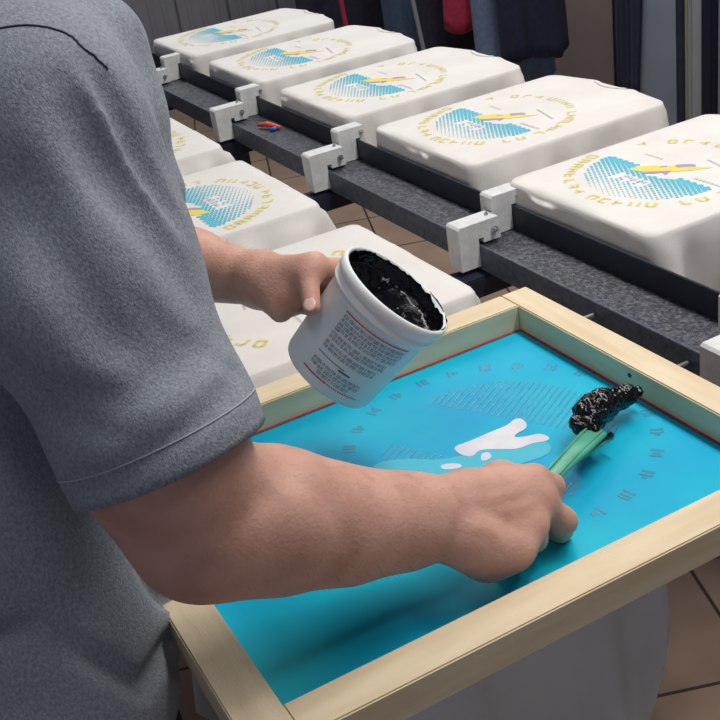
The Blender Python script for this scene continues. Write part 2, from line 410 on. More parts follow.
def draped_shirt(label, loc, rz, seed, W=.385, Lg=.5, drop=.17, group='printed shirts on the bench', near_drop=.1, flare=.0, pc=(.178, .2), collar=True, skip_print=False, sx=1.0):
    """local x across the board, local y away from the rail, z=0 the printed surface"""
    rd = random.Random(seed); ph = [rd.uniform(0, 6) for _ in range(8)]
    t = thing('printed_shirt', label, 'shirt', loc, rz, group)
    poly = [(0.012, 0), (W-.012, 0), (W, .012), (W, Lg-.035), (W-.02, Lg-.02), (W*.72, Lg-.006), (W*.66, Lg+.002), (W*.62, Lg-.006), (W*.4, Lg-.004), (W*.34, Lg+.004), (W*.28, Lg-.002), (.02, Lg-.02), (0, Lg-.035), (0, .012)]
    # resample
    P = []; pts = [Vector(p) for p in poly]
    for i in range(len(pts)):
        a, b = pts[i], pts[(i+1) % len(pts)]; m = max(1, int((b-a).length/.008))
        for j in range(m): P.append(a+(b-a)*j/m)
    for _ in range(1): P = [(P[i-1]+P[i]*2+P[(i+1) % len(P)])/4 for i in range(len(P))]
    n = len(P); cen = Vector((W/2, Lg/2)); bm = bmesh.new(); rings = []
    nor = []; arc = [0]
    for i in range(n):
        d = (P[(i+1) % n]-P[i-1]).normalized(); nor.append(Vector((d.y, -d.x)))
        arc.append(arc[-1]+(P[(i+1) % n]-P[i]).length)
    def ring(fn): rings.append([bm.verts.new(fn(i)) for i in range(n)])
    for s in (.15, .4, .62, .8, .92):
        def f(i, s=s):
            q = cen+(P[i]-cen)*s; z = (.0006*math.sin(q.x*40+ph[0])*math.sin(q.y*30+ph[1]))*(0 if s < .9 else 1); return (q.x, q.y, z)
        ring(f)
    ring(lambda i: (P[i].x-nor[i].x*.0035, P[i].y-nor[i].y*.0035, 0))
    dip = lambda i: (.006*max(0, math.sin(arc[i]*21+ph[6]))+.004*max(0, math.sin(arc[i]*47+ph[7])))*max(0, 1-P[i].y/.04)
    ring(lambda i: (P[i].x, P[i].y, -.002-dip(i)))
    ring(lambda i: (P[i].x+nor[i].x*.002, P[i].y+nor[i].y*.002, -.008-dip(i)*1.3))
    nr = 12
    for r in range(1, nr+1):
        def f(i, r=r):
            u = r/nr; a = arc[i]; q = P[i]; nn = nor[i]
            isnear = max(0, min(1, (.05-q.y)/.05)); isfar = max(0, min(1, (q.y-Lg+.08)/.08))
            L = drop+(near_drop-drop)*isnear+(.05-drop)*isfar*.4
            L *= 1+.1*math.sin(a*9+ph[2])
            crn = math.exp(-((min(math.hypot(q.x-cx_, q.y-cy_) for cx_ in (0, W) for cy_ in (0, Lg)))/.06)**2)
            wob = (1.6 if flare else 1.5)*(.012*math.sin(a*17+ph[3]+u*1.3)+.007*math.sin(a*66+ph[1]+1.5*u)+.009*math.sin(a*41+ph[4]-u*2)+.005*math.sin(a*85+ph[5])+.02*crn*math.sin(a*70+ph[6]))*u**.8+.012*u
            out = .003+wob+flare*(u**.7)*(1-.35*isnear)
            z = -.008-L*u
            lim = 1 if near_drop > .12 else 1-.9*isnear
            return (q.x+nn.x*(max(out, -.0)*lim+.002), q.y+nn.y*(max(out, 0)*lim+.002), z)
        ring(f)
    c0 = bm.verts.new((cen.x, cen.y, 0))
    for i in range(n): bm.faces.new((c0, rings[0][i], rings[0][(i+1) % n]))
    for r in range(len(rings)-1):
        for i in range(n): bm.faces.new((rings[r][i], rings[r+1][i], rings[r+1][(i+1) % n], rings[r][(i+1) % n]))
    bmesh.ops.recalc_face_normals(bm, faces=bm.faces)
    body = obj('shirt_body', bm, M['white_cloth'], t, True)
    so = body.modifiers.new('s', 'SOLIDIFY'); so.thickness = .0015; so.offset = -1
    # wooden print board inside the shirt
    obj('platen', nb(.012, W-.012, .012, Lg-.04, -.022, -.004, bev=.003), M['wood'], t)
    if collar:
        bm = bmesh.new(); tube(bm, [(W*.36+i*W*.027, Lg-.012-.012*math.sin(i/10*PI), .001) for i in range(11)], .0025, 8); obj('collar', bm, M['white_cloth'], t, True)
    if not skip_print:
        for k, me in PR.items():
            o = bpy.data.objects.new(k, me); C.objects.link(o); o.parent = t; o.location = (pc[0], pc[1], .0003+.00012*list(PR).index(k)); o.scale = (sx, sx, 1)
    return t

back = ['farthest printed white shirt of the back row, small and partly behind the worker', 'printed white shirt second from the far end of the back row', 'printed white shirt in the middle of the back row', 'printed white shirt of the back row, second nearest, its whole ring of lettering in view', 'nearest printed white shirt of the back row, cut by the right edge of the picture']
for k in range(5):
    draped_shirt(back[k], (k*.5, .02, 0), 0, 11+k, group='printed white shirts in the back row', drop=.2, near_drop=.11 if k < 4 else .1)
draped_shirt('printed white shirt of the front row farthest away, glimpsed behind the grey sleeve', (1.33, -.26, 0), PI, 31, W=.385, group='printed white shirts in the front row', drop=.2, near_drop=.18, flare=.04)
draped_shirt('printed white shirt of the front row above the bare left forearm', (1.835, -.27, 0), PI, 32, group='printed white shirts in the front row', drop=.2, near_drop=.18, flare=.04)
draped_shirt('printed white shirt of the front row beneath the left hand and the ink tub', (2.352, -.27, 0), PI, 33, group='printed white shirts in the front row', drop=.2, near_drop=.18, flare=.04)
draped_shirt('white shirt beneath the wooden screen, hanging below its near edge', (2.885, -.405, .0255), PI, 34, group='printed white shirts in the front row', drop=.42, near_drop=.1, W=.40, Lg=.42, skip_print=True)

# ------------------------------------------------------------------ screen
scr = thing('printing_screen', 'wooden framed silk screen with turquoise mesh lying over a shirt', 'screen', (2.764, -.5985, .03))
sx0, sx1, sy0, sy1 = 2.504, 3.024, -.905, -.292; bw = .04
def sc(name, bm, m, **k):
    o = obj(name, bm, m, scr, **k); o.location = (-2.764, .5985, -.03); return o
sc('frame_rail', nb(sx0, sx0+bw, sy0+bw, sy1-bw, .03, .065, bev=.0015), M['wood'])
sc('frame_rail', nb(sx1-bw, sx1, sy0+bw, sy1-bw, .03, .065, bev=.0015), M['wood'])
sc('frame_rail', nb(sx0, sx1, sy0, sy0+bw, .03, .065, bev=.0015), M['woodx'])
sc('frame_rail', nb(sx0, sx1, sy1-bw, sy1, .03, .065, bev=.0015), M['woodx'])
ix0, ix1, iy0, iy1 = sx0+bw, sx1-bw, sy0+bw, sy1-bw
bm = bmesh.new(); box(bm, ix0, ix1, iy0, iy1, .0305, .0312); sc('screen_mesh', bm, M['emulsion'])
bm = bmesh.new(); g = .0035
box(bm, ix0, ix0+g, iy0, iy1, .0312, .0322); box(bm, ix1-g, ix1, iy0, iy1, .0312, .0322); box(bm, ix0+g, ix1-g, iy1-g, iy1, .0312, .0322); box(bm, ix0+g, ix1-g, iy0, iy0+g, .0312, .0322)
sc('glue_line', bm, M['fringe'])
bm = bmesh.new(); tube(bm, [(2.755, iy1-.0006, .053), (2.755, iy1+.002, .053)], .0028, 10); sc('nail_hole', bm, M['black_steel'])
# stencil of the design on the mesh
bm = bmesh.new(); pcx, pcy = 2.742, -.50
for i in range(-17, 18):                                    # fine diagonal lines of the design
    o_ = i*.0078; L_ = math.sqrt(max(0, .128**2-o_*o_))
    a = Vector((pcx+o_, pcy-L_*.95, .0315)); b_ = Vector((pcx+o_*.9, pcy+L_*.3*(1 if i > 0 else .95), .0315))
    d = Vector((.5, -.86, 0)); nrm = Vector((.86, .5, 0))
    c_ = Vector((pcx, pcy, .0315))+nrm*o_
    for (s0, s1) in ((-L_, -.045), (.045, L_)):
        if s1-s0 < .01: continue
        p, q = c_+d*s0, c_+d*s1; w = nrm*.0011
        bm.faces.new([bm.verts.new(v) for v in (p-w, q-w, q+w, p+w)])
for i in range(26):
    a = math.radians(i*13.8); c_ = Vector((pcx+.165*math.cos(a), pcy+.165*math.sin(a), .0315)); up = Vector((math.cos(a), math.sin(a), 0)); rt = Vector((up.y, -up.x, 0))
    if not (iy0+.01 < c_.y < iy1-.012 and ix0+.01 < c_.x < ix1-.01): continue
    for s, hh in ((-1, .007), (.2, .007 if i % 3 else .004), (1.1, .007 if i % 2 else .003)):
        bm.faces.new([bm.verts.new(c_+rt*(s*.005+dx)+up*dy) for dx, dy in ((-.0016, -hh), (.0016, -hh), (.0016, hh), (-.0016, hh))])
sc('stencil', bm, M['stencil'])
def blob(name, pts, z, m, sm=2):
    P = [Vector((x, y)) for x, y in pts]
    for _ in range(sm): P = [q for i in range(len(P)) for q in (P[i]*.75+P[(i+1) % len(P)]*.25, P[i]*.25+P[(i+1) % len(P)]*.75)]
    bm = bmesh.new(); f = bm.faces.new([bm.verts.new((p.x, p.y, z)) for p in P])
    bmesh.ops.triangulate(bm, faces=[f])
    return sc(name, bm, m)
blob('ink_residue', [(2.70, -.60), (2.74, -.56), (2.745, -.49), (2.77, -.46), (2.80, -.47), (2.79, -.52), (2.80, -.58), (2.77, -.64), (2.72, -.66), (2.69, -.63)], .0316, M['stencil_green'])
blob('mesh_opening', [(2.7188, -0.5458), (2.7216, -0.5245), (2.7209, -0.4979), (2.7221, -0.475), (2.7162, -0.4629), (2.7196, -0.4558), (2.7324, -0.4569), (2.7417, -0.4649), (2.7419, -0.4769), (2.7472, -0.4859), (2.7545, -0.4715), (2.7581, -0.4583), (2.7715, -0.455), (2.7764, -0.4612), (2.7685, -0.4763), (2.7682, -0.4943), (2.7593, -0.5047), (2.7502, -0.5152), (2.7421, -0.5276), (2.7498, -0.5391), (2.7376, -0.5476)], .0318, M['opening'])
blob('mesh_opening', [(2.749, -0.5284), (2.7536, -0.5201), (2.7645, -0.5248), (2.7632, -0.5379)], .0318, M['opening'])
blob('mesh_opening', [(2.7382, -0.5731), (2.7511, -0.555), (2.7596, -0.5593), (2.7491, -0.5774)], .0318, M['opening'])


# ------------------------------------------------------------------ ink tub
ax = Vector((.346, .604, .718)).normalized(); rimc = Vector((2.721, -.585, .235)); Hh = .118
uu = Vector((-.328, -.639, .696)); uu = (uu-ax*uu.dot(ax)).normalized(); vv = -(ax.cross(uu)).normalized()
if vv.dot(Vector((.732, -.653, .196))) < 0: vv = -vv
tubc = rimc-ax*(Hh/2)
tub = thing('ink_tub', 'translucent white plastic tub of black ink with printed label, held tilted over the screen', 'tub', tuple(rimc-ax*Hh))
to = -(rimc-ax*Hh)
def tb(name, bm, m, **k):
    o = obj(name, bm, m, tub, **k); o.location = to; return o
def rad(h): return .0515+(.0585-.0515)*((h+Hh/2)/Hh)       # h from the tub centre
bm = bmesh.new()
lathe(bm, [(0, -.0565), (.046, -.0565), (.0485, -.059), (.0505, -.058), (.0517, -.055), (rad(.03), .03), (.0583, .036), (.0605, .037), (.0610, .040), (.0590, .042), (.0592, .046), (.0625, .048), (.0632, .053), (.0626, .058), (.0605, .0595), (.0585, .058), (.0575, .05), (.0567, .03), (.05, -.05), (.048, -.053), (0, -.053)], tubc, ax, 96)
tb('tub_body', bm, M['cup'], smooth=True)
def onlab(phi, h, off=.0004):
    return tubc+ax*h+(vv*math.cos(phi)-uu*math.sin(phi))*(rad(h)+off)
def strip(bm, p0, p1, h0, h1, n=1, off=.0005):
    for i in range(n):
        a = p0+(p1-p0)*i/n; b = p0+(p1-p0)*(i+1)/n
        bm.faces.new([bm.verts.new(onlab(*q, off)) for q in ((a, h0), (b, h0), (b, h1), (a, h1))])
bm = bmesh.new(); strip(bm, -.74, .66, .0270, .0282, 24)
for i in range(26): strip(bm, -.80+i*.05, -.77+i*.05, -.0462, -.0448)
strip(bm, -.80, -.25, -.0462, -.0448, 10); strip(bm, -.72, -.62, .0055, .0065, 2)
tb('label_red_lines', bm, M['red_print'])
bm = bmesh.new(); rr = random.Random(2)
for (h, w0, w1) in [(.0225, -.72, .62), (.0178, -.72, .62), (.0131, -.72, .62), (.0084, -.72, .60), (.0016, -.72, .5), (-.003, -.72, .5), (-.0095, -.72, .42), (-.0141, -.72, .42), (-.031, -.72, .35), (-.0358, -.72, .35), (-.0406, -.5, .2)]:
    p = w0
    while p < w1:
        k = rr.randint(2, 7)
        for _ in range(k):
            if p > w1: break
            q = .011; hh = .0017
            strip(bm, p, p+q*.4, h-hh, h+hh)
            if rr.random() < .6: strip(bm, p, p+q*1.1, h+hh*.5, h+hh)
            if rr.random() < .4: strip(bm, p, p+q*1.1, h-hh, h-hh*.5)
            if rr.random() < .5: strip(bm, p+q*.8, p+q*1.15, h-hh, h+hh)
            p += q*1.75
        p += .018
strip(bm, -.72, -.1, -.0225, -.0217, 8); strip(bm, -.2, .05, -.0262, -.0242, 3)
tb('label_text', bm, M['navy_print'])
# ink: lumpy pool that climbs the wall in a ragged edge
bm = bmesh.new(); seg = 120; rings = []
def inkp(r, a, k):
    base = uu*math.cos(a)+vv*math.sin(a); nn = noise.noise(Vector((math.cos(a)*3, math.sin(a)*3, 5)))
    return base, nn
for k in range(17):
    ring = []
    for j in range(seg):
        a = 2*PI*j/seg; base = uu*math.cos(a)+vv*math.sin(a)
        jag = .5*noise.noise(Vector((math.cos(a)*4, math.sin(a)*4, 1)))+.5*noise.noise(Vector((math.cos(a)*14, math.sin(a)*14, 2)))
        top = .0568+.005*jag
        if k <= 11:
            r = .054*k/11; q = base*r
            lump = noise.fractal(Vector((q.x, q.y, q.z))*75+Vector((3, 1, 7)), .9, 2, 4)
            h = .032+.0035*lump+.010*(k/11)**3
        else:
            s = (k-11)/5; r = .054+.0035*min(1, s*1.2); h = .042+(top-.042)*s+.001*lump
            r -= .0018*(1-s)*abs(noise.noise(Vector((a*9, s*4, 0))))
        ring.append(bm.verts.new(tubc+ax*h+base*max(r, .0001)))
    rings.append(ring)
for i in range(16):
    for j in range(seg): bm.faces.new((rings[i][j], rings[i][(j+1) % seg], rings[i+1][(j+1) % seg], rings[i+1][j]))
tb('ink', bm, M['ink'], smooth=True)
bm = bmesh.new()                                            # dried smears over the rim
for a0, a1, w in [(-2.9, -2.35, .0045), (-3.3, -3.0, .004), (1.9, 2.25, .002), (2.5, 2.9, .003)]:
    n = 16; A = []; Bq = []
    for i in range(n+1):
        a = a0+(a1-a0)*i/n; base = uu*math.cos(a)+vv*math.sin(a); ww = w*math.sin(PI*i/n)*(.7+.6*noise.noise(Vector((a*20, 0, 0))))
        A.append(bm.verts.new(tubc+ax*.0595+base*.0592)); Bq.append(bm.verts.new(tubc+ax*(.0601)+base*(.0592+ww*.5)))
    for i in range(n):
        bm.faces.new((A[i], A[i+1], Bq[i+1], Bq[i]))
bmesh.ops.solidify(bm, geom=bm.faces[:], thickness=.0008)
tb('ink_smear', bm, M['ink'], smooth=True)

# ------------------------------------------------------------------ worker
PT = {'rS': (2.8095, -0.8987, 0.5053), 'rU': (2.9130, -0.8881, 0.2692), 'rE': (2.9110, -0.8731, 0.1983), 'rE2': (2.9110, -0.8925, 0.2479), 'rF1': (2.9119, -0.8167, 0.1758), 'rF2': (2.9125, -0.7592, 0.1437), 'rF3': (2.9123, -0.7046, 0.1217), 'rW': (2.9120, -0.6636, 0.1106), 'rWI': (2.9077, -0.6361, 0.1179), 'rWM': (2.9145, -0.6434, 0.1111), 'rWR': (2.9247, -0.6530, 0.1033), 'rWP': (2.9360, -0.6594, 0.0938), 'rI1': (2.9130, -0.5725, 0.1038), 'rI2': (2.9083, -0.5516, 0.0852), 'rI3': (2.8907, -0.5440, 0.0572), 'rI4': (2.8821, -0.5531, 0.0543), 'rM1': (2.9285, -0.5780, 0.0941), 'rM2': (2.9313, -0.5570, 0.0625), 'rM3': (2.9181, -0.5519, 0.0421), 'rM4': (2.9011, -0.5566, 0.0401), 'rR1': (2.9429, -0.6001, 0.0844), 'rR2': (2.9320, -0.5890, 0.0581), 'rR3': (2.9161, -0.5901, 0.0421), 'rR4': (2.9013, -0.5941, 0.0431), 'rP1': (2.9520, -0.6253, 0.0771), 'rP2': (2.9435, -0.6116, 0.0573), 'rP3': (2.9264, -0.6113, 0.0464), 'rP4': (2.9139, -0.6157, 0.0476), 'rH': (2.9385, -0.6437, 0.0735), 'rT1': (2.8913, -0.5945, 0.1032), 'rT2': (2.8832, -0.5549, 0.0833), 'rT3': (2.8877, -0.5364, 0.0682), 'rSm': (2.8589, -0.9042, 0.3938), 'rSh': (2.9068, -0.8877, 0.2911), 'rSx': (2.9236, -0.8859, 0.2310), 'rSc': (2.9166, -0.8857, 0.2647), 's0': (2.8906, -0.5815, 0.0608), 's1': (2.8774, -0.5372, 0.0641), 's2': (2.8645, -0.5097, 0.0647), 's3': (2.8492, -0.4761, 0.0634), 's4': (2.8301, -0.4399, 0.0601), 'p0': (2.8529, -0.4770, 0.0562), 'p1': (2.8429, -0.4480, 0.0529), 'p2': (2.8361, -0.4247, 0.0505), 'b0': (2.8130, -0.4454, 0.0639), 'b1': (2.7953, -0.4041, 0.0620), 'b2': (2.7878, -0.3482, 0.0536), 'lA': (2.4631, -0.7121, 0.2200), 'lW': (2.5681, -0.6677, 0.2220), 'lT1': (2.6192, -0.6574, 0.2377), 'lE': (2.3287, -0.7689, 0.2174), 'lS': (2.4200, -0.8800, 0.5150), 'lSh': (2.3743, -0.8245, 0.3662), 'lSc': (2.3780, -0.8289, 0.3781), 'lSn': (-0.0913, 0.1111, -0.2976), 'lI1': (2.6696, -0.6472, 0.2633), 'lI2': (2.6421, -0.6120, 0.2414), 'lI3': (2.6448, -0.5835, 0.2106), 'lI4': (2.6587, -0.5681, 0.1853), 'lM1': (2.6671, -0.6624, 0.2495), 'lM2': (2.6383, -0.6257, 0.2325), 'lM3': (2.6397, -0.5941, 0.2052), 'lM4': (2.6531, -0.5750, 0.1827), 'lR1': (2.6628, -0.6754, 0.2360), 'lR2': (2.6327, -0.6392, 0.2201), 'lR3': (2.6328, -0.6072, 0.1931), 'lR4': (2.6452, -0.5875, 0.1706), 'lP1': (2.6566, -0.6863, 0.2231), 'lP2': (2.6265, -0.6501, 0.2072), 'lP3': (2.6265, -0.6181, 0.1802), 'lP4': (2.6390, -0.5984, 0.1577), 'lT2': (2.6758, -0.6581, 0.2584), 'lT3': (2.7037, -0.6710, 0.2391), 'rSn': (0.3720, 0.1193, -0.9206)}
per = thing('person', 'person in a grey t-shirt and navy jeans, holding the ink tub and a green spatula', 'person', (2.68, -1.06, FLOOR))
def pp(o): o.location = (-2.68, 1.06, -FLOOR); return o
def chain(names, radii, k=.012):
    return [cone(PT[names[i]], PT[names[i+1]], radii[i], radii[i+1], k) for i in range(len(names)-1)]
def segdist(P, a, b):
    ab = b-a; t = np.clip(((P-a)@ab)/(ab@ab), 0, 1); return np.sqrt(((P-a-t[:, None]*ab)**2).sum(1)), t
def lay_on(prims, lines):                                    # creases, each laid onto the surface
    out = []
    for pl, w, amp in lines:
        Q = []
        for i in range(len(pl)-1):
            for j in range(5): Q.append(V(*pl[i])+(V(*pl[i+1])-V(*pl[i]))*j/5)
        Q.append(V(*pl[-1])); Q = np.array(Q)
        for _ in range(12):
            f0 = field(prims, Q); g = np.stack([field(prims, Q+np.eye(3)[a]*1e-3)-f0 for a in range(3)], 1)/1e-3
            Q = Q-g*(f0/((g*g).sum(1)+1e-6))[:, None]*.8
        out.append((Q, w, amp))
    return out
def creases(P, GS):
    d = 0; pc_ = P.mean(0)
    for pl, w, amp in GS:
        if np.sqrt(((pl-pc_)**2).sum(1)).min() > w*3+.05: continue
        ds = np.full(len(P), 9.); tb_ = np.zeros(len(P))
        for i in range(len(pl)-1):
            e, tt = segdist(P, pl[i], pl[i+1]); m = e < ds; ds[m] = e[m]; tb_[m] = (i+tt[m])/(len(pl)-1)
        d = d+amp*np.exp(-(ds/w)**2)*np.sin(np.clip(tb_, .02, .98)*PI)**.5
    return d
body = []
body += [ell((2.655, -.985, .14), (.155, .105, .24), k=.05), ell((2.615, -.935, .37), (.165, .11, .18), k=.05), ell((2.69, -1.045, -.04), (.145, .10, .14), k=.05)]
body += [cone((2.62, -.905, .53), PT['rS'], .05, .06, .05), cone((2.62, -.905, .53), PT['lS'], .05, .06, .05)]
body += [cone((2.62, -.9, .5), (2.625, -.85, .66), .058, .055, .03)]
# head facing +y and down a little
hc = V(2.63, -.80, .755); ct, st = math.cos(-.45), math.sin(-.45)
HR = np.array([[1, 0, 0], [0, ct, -st], [0, st, ct]])
def hp(x, y, z): return tuple(hc+HR@V(x, y, z))
body += [ell(hp(0, -.015, .02), (.078, .098, .092), HR, .03), ell(hp(0, .022, -.045), (.058, .070, .070), HR, .04),
         cone(hp(0, .088, .012), hp(0, .108, -.028), .009, .014, .012), cone(hp(-.012, .096, -.03), hp(.012, .096, -.03), .010, .010, .008),
         cone(hp(-.034, .078, .022), hp(.034, .078, .022), .011, .011, .014), cone(hp(0, .075, -.098), hp(0, .08, -.095), .016, .016, .02),
         cone(hp(-.02, .083, -.058), hp(.02, .083, -.058), .0075, .0075, .008), cone(hp(-.016, .083, -.069), hp(.016, .083, -.069), .0085, .0085, .006),
         cone(hp(-.077, -.01, .015), hp(-.08, -.012, -.03), .012, .008, .006), cone(hp(.077, -.01, .015), hp(.08, -.012, -.03), .012, .008, .006)]
# right arm
body += chain(['rS', 'rU', 'rE'], [.058, .056, .049], .03)
body += chain(['rE', 'rF1', 'rF2', 'rF3', 'rW'], [.0495, .0535, .0430, .0352, .0315], .03)
body += [cone(PT['rE2'], PT['rE'], .044, .049, .03)]
for n, r0, r1 in (('I', .021, .0155), ('M', .021, .0150), ('R', .021, .0170), ('P', .021, .0170)):
    body += [cone(PT['rW'+n], PT['r'+n+'1'], r0, r1, .016)]
body += [cone(PT['rP1'], PT['rH'], .016, .022, .016), cone(PT['rH'], PT['rWP'], .022, .024, .016)]
fr = {'I': (.0125, .0118, .0098, .0085), 'M': (.0122, .0118, .0105, .0088), 'R': (.0115, .0102, .0095, .0085), 'P': (.0112, .0092, .0085, .0078)}
for n in 'IMRP':
    body += [cone(PT['r'+n+str(i)], PT['r'+n+str(i+1)], fr[n][i-1], fr[n][i], .009) for i in (1, 2, 3)]
body += chain(['rW', 'rT1', 'rT2', 'rT3'], [.022, .017, .012, .010], .008)
# tendons and veins on the back of the hand
for a, b, c in (('rWM', 'rM1', .6), ('rWR', 'rR1', .6)):
    pass
# left arm
body += chain(['lS', 'lE'], [.060, .046], .03)
body += chain(['lE', 'lA', 'lW'], [.046, .0400, .0275], .02)
for n, r in (('I', .0125), ('M', .0125), ('R', .012), ('P', .0115)):
    body += [cone(PT['lW'], PT['l'+n+'1'], .024, r, .014)]
    body += [cone(PT['l'+n+str(i)], PT['l'+n+str(i+1)], (r*.86, r*.8, r*.72)[i-1], (r*.8, r*.72, r*.64)[i-1], .004) for i in (1, 2, 3)]
body += [cone(PT['lW'], PT['lT1'], .023, .0165, .014), cone(PT['lT1'], PT['lT2'], .0155, .0115, .008), cone(PT['lT2'], PT['lT3'], .0115, .0092, .005), cone(PT['lI1'], PT['lT1'], .012, .014, .012)]
def bounds(ps, m=.02):
    P = []
    for p in ps:
        if p[0] == 'c': P += [p[1]-p[3], p[1]+p[3], p[2]-p[4], p[2]+p[4]]
        else: P += [p[1]-p[2].max(), p[1]+p[2].max()]
    P = np.array(P); return P.min(0)-m, P.max(0)+m
BG = lay_on(body, [([(2.9346, -0.654, 0.1326), (2.938, -0.6275, 0.1255), (2.9334, -0.5925, 0.1174)], 0.004, -0.0016), ([(2.9409, -0.6522, 0.1229), (2.9462, -0.6318, 0.1079), (2.961, -0.6153, 0.0949)], 0.004, 0.0018), ([(2.9468, -0.6693, 0.1209), (2.9532, -0.647, 0.1056), (2.967, -0.6356, 0.0904)], 0.0045, -0.0014), ([(2.9496, -0.6326, 0.1229), (2.95, -0.6129, 0.1159), (2.9423, -0.5871, 0.106)], 0.0035, -0.0013), ([(2.9236, -0.6659, 0.1424), (2.9327, -0.67, 0.1234), (2.941, -0.6799, 0.1015)], 0.004, 0.0013), ([(2.947, -0.872, 0.2225), (2.9435, -0.8502, 0.2239), (2.9337, -0.83, 0.2136)], 0.012, 0.003), ([(2.8868, -0.7824, 0.2243), (2.9311, -0.8097, 0.2121), (2.9455, -0.7867, 0.1618)], 0.012, 0.0025)])
lo, hi = bounds(body); hb = .0031
v, f = surface_net(body, lo, hi, hb, lambda P: creases(P, BG)); v = relax(v, f, 2)
body_v, body_f = v, f; pp(npobj('body', v, f, M['skin'], per))

def sstep(a, b, x): t = np.clip((x-a)/(b-a), 0, 1); return t*t*(3-2*t)
SA = V(*PT['rS']); SB = V(*PT['rU']); sax = (SB-SA)/np.linalg.norm(SB-SA)
s_u = np.cross(sax, V(0, 1, 0)); s_u /= np.linalg.norm(s_u); s_w = np.cross(sax, s_u)
GR = [([(2.8844, -0.8868, 0.5346), (2.9082, -0.8723, 0.4613), (2.9157, -0.8473, 0.3818)], 0.0136, 0.0171), ([(2.8907, -0.8558, 0.5474), (2.8974, -0.8467, 0.4999), (2.8941, -0.8426, 0.4229)], 0.007649999999999999, 0.01995), ([(2.8873, -0.8686, 0.5435), (2.8981, -0.8585, 0.4896), (2.8952, -0.8509, 0.4146)], 0.0068, -0.00627), ([(2.8975, -0.9327, 0.4766), (2.9302, -0.9101, 0.3941), (2.9334, -0.873, 0.3312)], 0.017, 0.0114), ([(2.9017, -0.9698, 0.3977), (2.9214, -0.9425, 0.3417), (2.9364, -0.8985, 0.3064)], 0.01275, 0.00855), ([(2.7374, -0.7897, 0.4781), (2.7573, -0.7925, 0.4414), (2.7402, -0.7891, 0.3664)], 0.0068, 0.0171), ([(2.7577, -0.7964, 0.545), (2.781, -0.7982, 0.5032), (2.8062, -0.804, 0.455)], 0.0068, 0.012), ([(2.9157, -0.9294, 0.2757), (2.923, -0.8803, 0.3007), (2.9304, -0.8311, 0.3258)], 0.0102, 0.006), ([(2.9319, -0.9463, 0.3634), (2.9403, -0.9071, 0.3359), (2.9153, -0.845, 0.3413)], 0.011899999999999999, 0.0075), ([(2.8404, -0.8216, 0.4894), (2.8388, -0.812, 0.4566), (2.8301, -0.8085, 0.4101)], 0.006, 0.01), ([(2.8673, -0.8344, 0.5187), (2.868, -0.8255, 0.4813), (2.8513, -0.8179, 0.4304)], 0.007, -0.0033000000000000004), ([(2.9293, -0.8921, 0.4095), (2.9354, -0.8759, 0.3685), (2.9292, -0.844, 0.318)], 0.008, 0.006), ([(2.8762, -0.9212, 0.5223), (2.8927, -0.9021, 0.487), (2.9169, -0.889, 0.4335)], 0.014, -0.0027500000000000003), ([(2.7183, -1.0275, 0.0066), (2.7772, -0.9554, 0.0671), (2.8264, -0.9029, 0.1292)], 0.009, 0.02), ([(2.7155, -1.0188, 0.0182), (2.7718, -0.9503, 0.0803), (2.8223, -0.9013, 0.1375)], 0.01, -0.01), ([(2.7474, -1.0058, -0.0273), (2.8069, -0.954, 0.0165), (2.8507, -0.909, 0.0395)], 0.012, 0.018), ([(2.7721, -0.9708, 0.0211), (2.7965, -0.9326, 0.051), (2.8369, -0.9029, 0.0681)], 0.014, -0.01), ([(2.6873, -1.0108, 0.0733), (2.7238, -0.9613, 0.1123), (2.759, -0.9209, 0.1251)], 0.015, 0.01)]
def folds(P):
    x, y, z = P[:, 0], P[:, 1], P[:, 2]
    q = P-SA; t = q@sax; phi = np.arctan2(q@s_w, q@s_u)
    d = .0022*np.sin(24*t+3.1*phi+1.5*np.sin(11*y+3))*sstep(-.05, .05, t)
    d += .0035*np.sin(34*z+9*x-11*y+1.6*np.sin(17*x+4*z))*sstep(.22, .05, z)
    d += .0016*np.sin(61*z-25*x+2*np.sin(30*y))*sstep(.25, .1, z)
    d += .0022*np.sin(46*x+30*y+8*z+1.4*np.sin(20*z))*sstep(.25, .4, z)
    d = d+creases(P, GS)
    return d
shirt = [ell((2.675, -.995, .12), (.182, .128, .27), k=.06), ell((2.615, -.94, .37), (.185, .13, .2), k=.06), ell((2.738, -1.03, -.02), (.195, .137, .16), k=.06),
         cone((2.62, -.905, .53), PT['rS'], .06, .076, .06), cone((2.62, -.905, .53), PT['lS'], .06, .078, .06)]
shirt += chain(['rS', 'rSm', 'rSh', 'rSx'], [.078, .077, .068, .066], .04)
shirt += chain(['lS', 'lSh'], [.078, .070], .04)
shirt += [cone([2.742, -0.8284, 0.5262], [2.7599, -0.83, 0.4725], .044, .043, .022), cone([2.7599, -0.83, 0.4725], [2.7736, -0.8283, 0.4179], .043, .037, .022), cone([2.7736, -0.8283, 0.4179], [2.7802, -0.8297, 0.3731], .037, .025, .022)]
GS = lay_on(shirt, GR)
lo, hi = bounds(shirt)
v, f = surface_net(shirt, lo, hi, .0038, folds); v = relax(v, f, 2)
cuts = [(V(2.68, -1.0, -.02), V(.0, 0, -1.), .6), (V(2.622, -.885, .575), V(0, .45, 1.), .11), (V(*PT['rSc']), V(*PT['rSn']), .13), (V(*PT['lSc']), V(*PT['lSn']), .12)]
cf = np.full(len(v), -1.); ci = np.zeros(len(v), int)
for i, (p, n, r) in enumerate(cuts):
    n = n/np.linalg.norm(n); s = (v-p)@n; near = np.sqrt(((v-p-s[:, None]*n)**2).sum(1)) < r
    if i == 0: near = v[:, 2] < .15
    if i >= 2: near &= (field(shirt[5:8] if i == 2 else shirt[8:9], v) < field(shirt[:3], v)-.0)
    s = np.where(near & (s > -.03), s, -1); m = s > cf; cf[m] = s[m]; ci[m] = i
